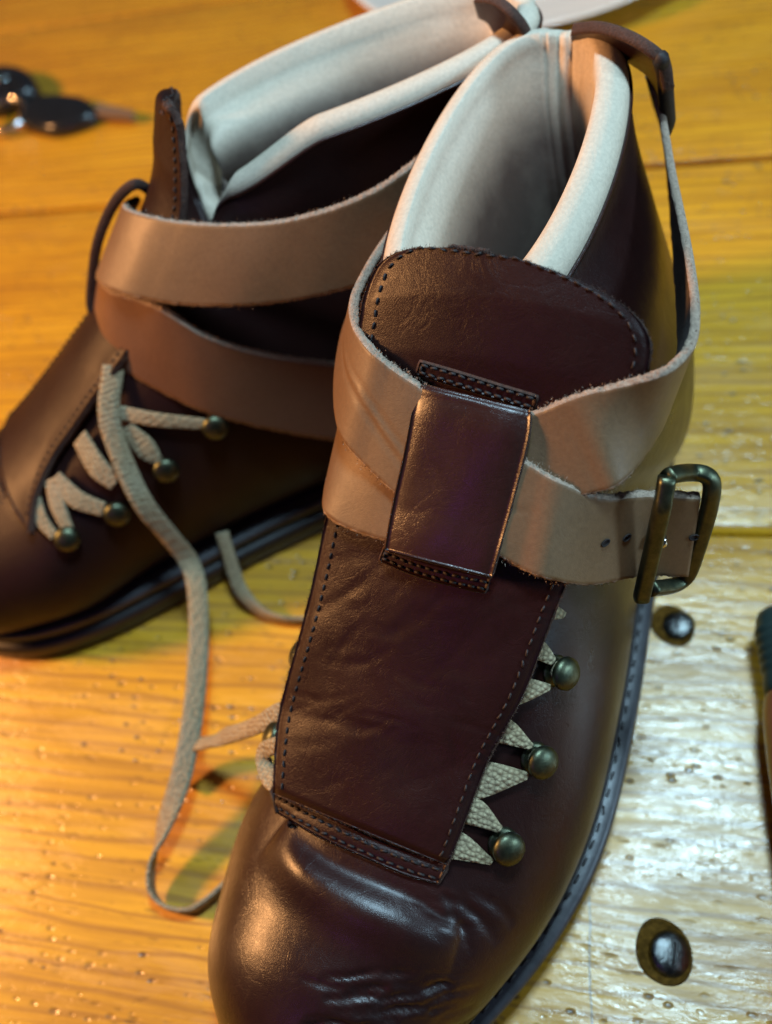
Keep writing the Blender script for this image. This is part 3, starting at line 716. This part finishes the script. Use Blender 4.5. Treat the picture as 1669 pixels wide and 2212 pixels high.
for V, F in lp: mesh('lace', V, F, LACE, rootA)
# medial hooks seen beside the tongue, with the lace end running out to the left
for (u, v, z, s) in [(578,1585,5.6,1.05),(632,1408,7.6,.95)]:
    p = FA.z(u+10, v, z); hook(A, p+np.array([0,.35,-.25]), (.1,-1,.75), s)
c1 = [FA.z(u, v, z) for u, v, z in [(640,1530,6.4),(600,1540,6.0),(565,1562,5.4),(535,1575,4.6),(490,1590,3.4),(450,1604,2.3),(418,1612,1.6),(398,1640,1.0),(392,1700,.4)]]
def ribbon_c(C, wd, width, th, n=90, m=5):
    C = arclen(catmull(C, 300), n); wd = catmull(wd, n); T = np.gradient(C, axis=0); T /= np.linalg.norm(T, axis=1)[:,None]
    wd = wd-(wd*T).sum(axis=1)[:,None]*T; wd /= np.linalg.norm(wd, axis=1)[:,None]
    return ribbon(C+wd*width/2, C-wd*width/2, th, (0,0,-50), n=n, m=m, bow=.02)[:3]
def viewdir(f, p): d = f.C-p; return d/np.linalg.norm(d)
def flatdirs(f, C, ang):    # width direction facing the camera, turned by ang about the path
    C = np.asarray(C); T = np.gradient(C, axis=0); out = []
    for c, t, a in zip(C, T, ang):
        t = t/np.linalg.norm(t); w = np.cross(t, viewdir(f, c)); w /= np.linalg.norm(w); b = np.cross(t, w); out.append(w*math.cos(R(a))+b*math.sin(R(a)))
    out = np.array(out)
    for i in range(1, len(out)):
        if out[i] @ out[i-1] < 0: out[i] = -out[i]
    return out
V, F, mi = ribbon_c(c1, flatdirs(FA, c1, [0,10,25,30,15,55,65,70,70]), .56, .12); mesh('lace', V, F, LACE, rootA)
V, F = lace(A, [(560,1650),(575,1665)], [(600,1640),(600,1690)], .2)
c2 = [FA.z(u, v, z) for u, v, z in [(640,1600,6.4),(600,1610,6.1),(572,1622,5.6),(572,1650,5.4),(590,1690,5.9),(640,1700,6.6)]]
V, F, mi = ribbon_c(c2, flatdirs(FA, c2, [0,0,20,20,0,0]), .5, .12, 50); mesh('lace', V, F, LACE, rootA)

# =================================================================== BOOT BEHIND
FB = Frame((9.6,25.7), (-1,0.0))
rootB = empty('leather_boot', 'brown leather boot behind, blurred, pointing left with its laces hanging loose', 'boot', frame=FB, group='pair of brown leather boots')
Bb = Boot(FB, -1, rootB)
build_body(Bb)
NR = [FB.y(*q) for q in [(60,1150,3.0),(72,1075,3.0),(108,992,2.8),(150,930,2.6),(195,865,2.3),(240,805,2.0),(300,690,1.7),(350,570,1.5),(385,480,1.4),(391,400,1.2),(385,300,.9),(376,262,.8),(354,236,.5)]]
NR[:7] = Bb.lifted([(60,1150),(72,1075),(108,992),(150,930),(195,865),(240,805),(285,735)], .42)
yf = [-1.3,-1.4,-1.6,-1.8,-2.0,-2.2,-2.4,-2.5,-2.6,-2.6,-2.2,-1.2,-.1]; hh = [.3,.3,.35,.4,.4,.4,.5,.7,.8,.85,.7,.45,.1]
FRr = [np.array([p[0]-.25, y, p[2]-.25]) for p, y in zip(NR, yf)]
a_, b_ = catmull(NR, nT), catmull(FRr, nT); h_ = np.interp(np.linspace(0, 12, nT), range(13), hh)
GB = np.zeros((nT, mT, 3))
for q in range(mT):
    t = q/(mT-1); GB[:,q] = a_*(1-t)+b_*t+np.outer(h_*(1-abs(2*t-1)**2.2), np.array([.62,0,.78]))
_d = np.array([.62,0,.78])
for i_ in range(90):
    for q in range(mT):
        h = Bb.bvh.ray_cast(Vector(GB[i_,q]+_d*6), Vector(-_d))
        if h[0] is not None:
            ex = .40-(GB[i_,q]-np.array(h[0]))@_d
            if ex > 0: GB[i_,q] += _d*ex*min(1, (90-i_)/20)
tB, TGb, TNb, TEb, TOb = slab('tongue', GB[::1, ::1], .28, rootB, [LEAB, DEDGE], nf=(.5,0,1), fray=.01)
def tnb(p):
    d = ((TGb-p)**2).sum(axis=2); i, j = np.unravel_index(d.argmin(), d.shape); return TNb[i,j]*(1 if TNb[i,j,2] > 0 else -1)
pth = [GB[i,3] for i in range(4,nT-6,2)]+[GB[nT-7,j] for j in range(3,mT-3,3)]+[GB[i,mT-4] for i in range(4,nT-6,2)][::-1]
stitch_part('stitching', [(np.array(pth), tnb)], tB, step=.29, ln=.17, r=.03)
hb = HG.copy(); hb[:,:,1] = -hb[:,:,1]*.8+.4; hb[:,:,0] += .9; hb[:,:,2] -= .45; hemB = slab('hem_strip', hb, .3, rootB, [LEAB, DEDGE], nf=(.3,0,1))[0]
stitch_part('stitching', [(hb[2:-2,3], (.25,0,1)), (hb[2:-2,7], (.25,0,1))], hemB, step=.26, ln=.17, r=.04)
# keeper seen from its side, standing off the tongue
ku = yc_(FB, [(345,430,-1.2),(300,398,-.9),(262,420,-1),(232,468,-1.1),(210,530,-1.1),(200,600,-1.1),(197,660,-1.0),(212,700,-.8)]); kd = [p-(FB.C-p)/np.linalg.norm(FB.C-p)*2.3 for p in ku]
V, F, mi, *_ = ribbon(ku, kd, .34, lambda p: (8,0,4), n=50); mesh('strap_keeper', V, F, [LEAS, DEDGE, LEAS], rootB, mi)
refB = lambda p: (7, 0, p[2]-1)
U = yc_(FB, [(300,425,-2.4),(276,438,-1.2),(282,452,.1),(330,466,1.1),(400,478,1.9),(470,482,2.5),(560,480,3.1),(640,468,3.5),(730,442,3.8),(810,406,3.9),(870,366,3.8),(925,322,3.6)])
L = yc_(FB, [(235,560,-2.6),(216,590,-1.0),(218,612,.5),(260,634,1.6),(330,650,2.4),(400,660,3.0),(500,662,3.7),(600,654,4.1),(700,636,4.4),(790,612,4.5),(860,585,4.4),(920,550,4.2)])
strap('ankle_strap', U, L, .24, rootB, refB, fib=700)
U = yc_(FB, [(225,560,-2.0),(222,600,-.4),(240,622,.9),(300,640,1.8),(360,668,2.6),(450,722,3.3),(560,758,3.8),(700,780,4.1),(800,782,4.2),(900,760,4.0)])
L = yc_(FB, [(200,690,-1.8),(208,735,-.2),(232,775,1.1),(290,812,2.2),(370,856,3.1),(450,892,3.8),(560,922,4.3),(700,948,4.7),(800,955,4.8),(900,940,4.6)])
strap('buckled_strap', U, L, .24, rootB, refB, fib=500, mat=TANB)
# pull tab
PU = zc(FB, [(1030,-8,16.2),(1070,-2,16.5),(1110,28,16.3),(1142,72,15.6),(1140,112,14.8)]); PL = zc(FB, [(1040,30,15.2),(1062,44,15.2),(1080,78,14.9),(1090,108,14.5),(1100,160,13.4)])
V, F, mi, *_ = ribbon(PU, PL, .32, lambda p: (6,0,14), n=50); mesh('pull_tab', V, F, [LEA, DEDGE, LEA], rootB, mi)
# hooks and laces
hk = [(465,915),(360,1008),(255,1103),(150,1160)]
for u, v in hk:
    p, n = Bb.hit(u, v, 0); hook(Bb, p-n*.1, n, 1.05)
for U, L in [([(235,870),(330,890),(445,905)],[(250,905),(340,922),(440,928)]),
             ([(285,915),(330,950),(352,990)],[(262,930),(300,985),(340,1005)]),
             ([(185,930),(225,990),(262,1030)],[(160,960),(195,1025),(240,1058)]),
             ([(130,1020),(178,1062),(230,1086)],[(112,1040),(150,1092),(220,1116)]),
             ([(122,1030),(142,1090),(160,1140)],[(98,1040),(110,1100),(138,1152)]),
             ([(85,1060),(100,1110),(125,1150)],[(65,1080),(82,1135),(112,1166)])]:
    V, F = lace(Bb, U, L, .25); mesh('lace', V, F, LACE, rootB)
# long loose lace down to the table and round to the front boot
c3w = [(222,845,10.2),(236,900,9.0),(268,1000,6.4),(312,1090,4.6),(368,1160,3.6),(408,1212,3.3),(426,1270,2.9),(430,1370,2.4),(424,1480,2.2),(412,1580,2.0),(388,1690,1.7),(352,1790,1.3),(328,1870,.9),(330,1928,.6),(362,1960,.42),(410,1966,.38),(448,1946,.38),(500,1900,.38)]
c3 = Bb.lifted([(246,790)], .3)+Bb.lifted([q[:2] for q in c3w[1:3]], .45)+Bb.lifted([q[:2] for q in c3w[3:5]], .7)+[FB.tl(at(u, v, z)) for u, v, z in c3w[5:]]
V, F, mi = ribbon_c(c3, flatdirs(FB, c3, [10,10,10,0,10,20,0,0,0,0,0,0,15,45,72,75,75,75]), .74, .13, 170); mesh('lace', V, F, LACE, rootB)
c4 = [FB.tl(at(u, v, z)) for u, v, z in [(480,1150,2.6),(500,1215,1.7),(522,1275,.9),(560,1318,.45),(605,1337,.35),(660,1340,.35),(740,1330,.35)]]
V, F, mi = ribbon_c(c4, flatdirs(FB, c4, [30,30,25,50,65,65,65]), .55, .13, 80); mesh('lace', V, F, LACE, rootB)

# =================================================================== things around the boots
def circ3(a, b, c):
    A_ = np.array([[b[0]-a[0], b[1]-a[1]], [c[0]-a[0], c[1]-a[1]]]); r = np.array([(b@b-a@a)/2, (c@c-a@a)/2]); return np.linalg.solve(A_, r)
pa, pb, pc = at(768,-5,1.8)[:2], at(1145,62,1.8)[:2], at(1395,-15,1.8)[:2]
cc = circ3(pa, pb, pc); rad = float(np.linalg.norm(cc-pa)); print('plate', cc, rad)
pl = empty('white_plate', 'white round plate at the top edge of the table, partly out of view', 'plate', (cc[0], cc[1], 0))
V, F = lathe([(rad*.55,.02),(rad*.6,.0),(rad*.62,.12),(rad*.8,.8),(rad*.97,1.6),(rad,1.78),(rad*1.0,1.86),(rad*.985,1.86),(rad*.95,1.72),(rad*.78,1.0),(rad*.62,.42),(rad*.5,.34),(.001,.34)], 96)
mesh('dish', V, F, CHINA, pl)

kp = at(140, 235, .5)
keys = empty('car_key', 'black headed key with steel blade and ring, blurred at the upper left', 'key', tuple(kp*np.array([1,1,0])))
def kloc(u, v, z): return at(u, v, z)-kp*np.array([1,1,0])
# key head
hd = [kloc(*q) for q in [(40,235,.9),(70,205,1.0),(130,200,1.0),(180,208,1.0),(205,232,.9),(195,252,.8),(150,270,.8),(100,278,.8),(48,262,.8)]]
hd = catmull(hd, 48, True); c = hd.mean(axis=0)
rows = [np.c_[ (hd[:,:2]-c[:2])*s+c[:2], np.full(48, z)] for s, z in ((.86,.05),(1,.18),(1.02,.6),(.97,.9),(.8,1.05),(.4,1.1),(.02,1.1))]
V = np.array(rows).reshape(-1,3); F = grid_faces(7, 48, True); F.append(tuple(range(48))[::-1]); mesh('key_head', V, F, BLKPL, keys)
a, b = kloc(225,240,.55), kloc(284,248,.5)
def bar(a, b, w, h, nseg=14, taper=.8, teeth=0):
    d = b-a; L = np.linalg.norm(d); d = d/L; s = np.cross([0,0,1], d); s /= np.linalg.norm(s); V = []
    for i in range(nseg):
        t = i/(nseg-1); ww = w*(1-(1-taper)*t)*(.55 if i == nseg-1 else 1); tt = teeth*(i % 2) if 2 < i < nseg-2 else 0
        p = a+d*L*t
        for y, z in ((-ww/2+tt,-h/2),(ww/2,-h/2),(ww/2*.9,h/2),(-ww/2*.9+tt,h/2)): V.append(p+s*y+np.array([0,0,z]))
    F = grid_faces(nseg, 4, True); F.append((3,2,1,0)); F.append(tuple((nseg-1)*4+j for j in range(4))); return np.array(V), F
a2 = kloc(205,238,.55); V, F = bar(a2, kloc(289,250,.7), 1.15, .4, 20, .45, .08); mesh('key_blade', V, F, plain('worn_nickel', (.26,.18,.12), .45, .3), keys, smooth=False)
rc = kloc(18,256,.6); P = [rc+np.array([1.5*math.cos(w), 1.5*math.sin(w), .25*math.sin(w)+.3]) for w in np.linspace(0, 2*math.pi, 48, endpoint=False)]
V, F = tube(P, .24, 8, True); mesh('key_ring', V, F, STEEL, keys)
fb = [kloc(*q) for q in [(-60,205,.9),(-30,155,1.1),(10,140,1.2),(55,150,1.2),(78,178,1.1),(70,200,1.0),(20,225,.9),(-40,235,.9)]]
fb = catmull(fb, 48, True); c = fb.mean(axis=0); fx = np.array([c[0], c[1], 0])
fob = empty('key_fob', 'glossy black key fob lying beside the key at the left edge', 'key fob', tuple(fx+kp*np.array([1,1,0])))
rows = [np.c_[(fb[:,:2]-c[:2])*s, np.full(48, z)] for s, z in ((.85,.05),(1,.25),(1.02,.9),(.96,1.25),(.75,1.5),(.4,1.6),(.02,1.62))]
V = np.array(rows).reshape(-1,3); F = grid_faces(7, 48, True); F.append(tuple(range(48))[::-1]); mesh('casing', V, F, BLKPL, fob)
V, F = lathe([(.5,1.55),(.5,1.66),(.42,1.7),(.001,1.72)], 24); mesh('button', V*np.array([1.3,.8,1]), F[:-1], STEEL, fob)

# turned tool handle at the right edge
h0 = at(1682,1345,1.5); h1 = at(1752,1720,1.5); ax = (h1-h0)/np.linalg.norm(h1-h0)
tool = empty('tool_handle', 'orange brown handle with a ribbed dark green cap, cut off by the right edge', 'handle', (h0[0], h0[1], 0))
def turned(prof, k=36):
    V, F = lathe(prof, k); return orient(V, (0,0,h0[2]), ax), F
cp = [(.001,-.55),(.35,-.5),(.62,-.3),(.72,0),(.74,.2)]
for i in range(5): b0 = .25+i*.32; cp += [(.79,b0+.03),(.80,b0+.16),(.74,b0+.22),(.73,b0+.28)]
cp += [(.76,1.9),(.80,2.2),(.80,2.5)]
V, F = turned(cp); mesh('ribbed_cap', V, F, plain('dark_green_rubber', (.03,.05,.045), .35, nscale=200, bmp=.4), tool)
V, F = turned([(.74,2.4),(.86,2.7),(.98,3.3),(1.05,4.5),(1.1,6.5),(1.1,9),(1.0,12),(.7,13),(.001,13.2)]); mesh('grip', V, F, plain('orange_lacquered_wood', (.36,.10,.035), .3, nscale=60, amt=.35, coat=.5), tool)
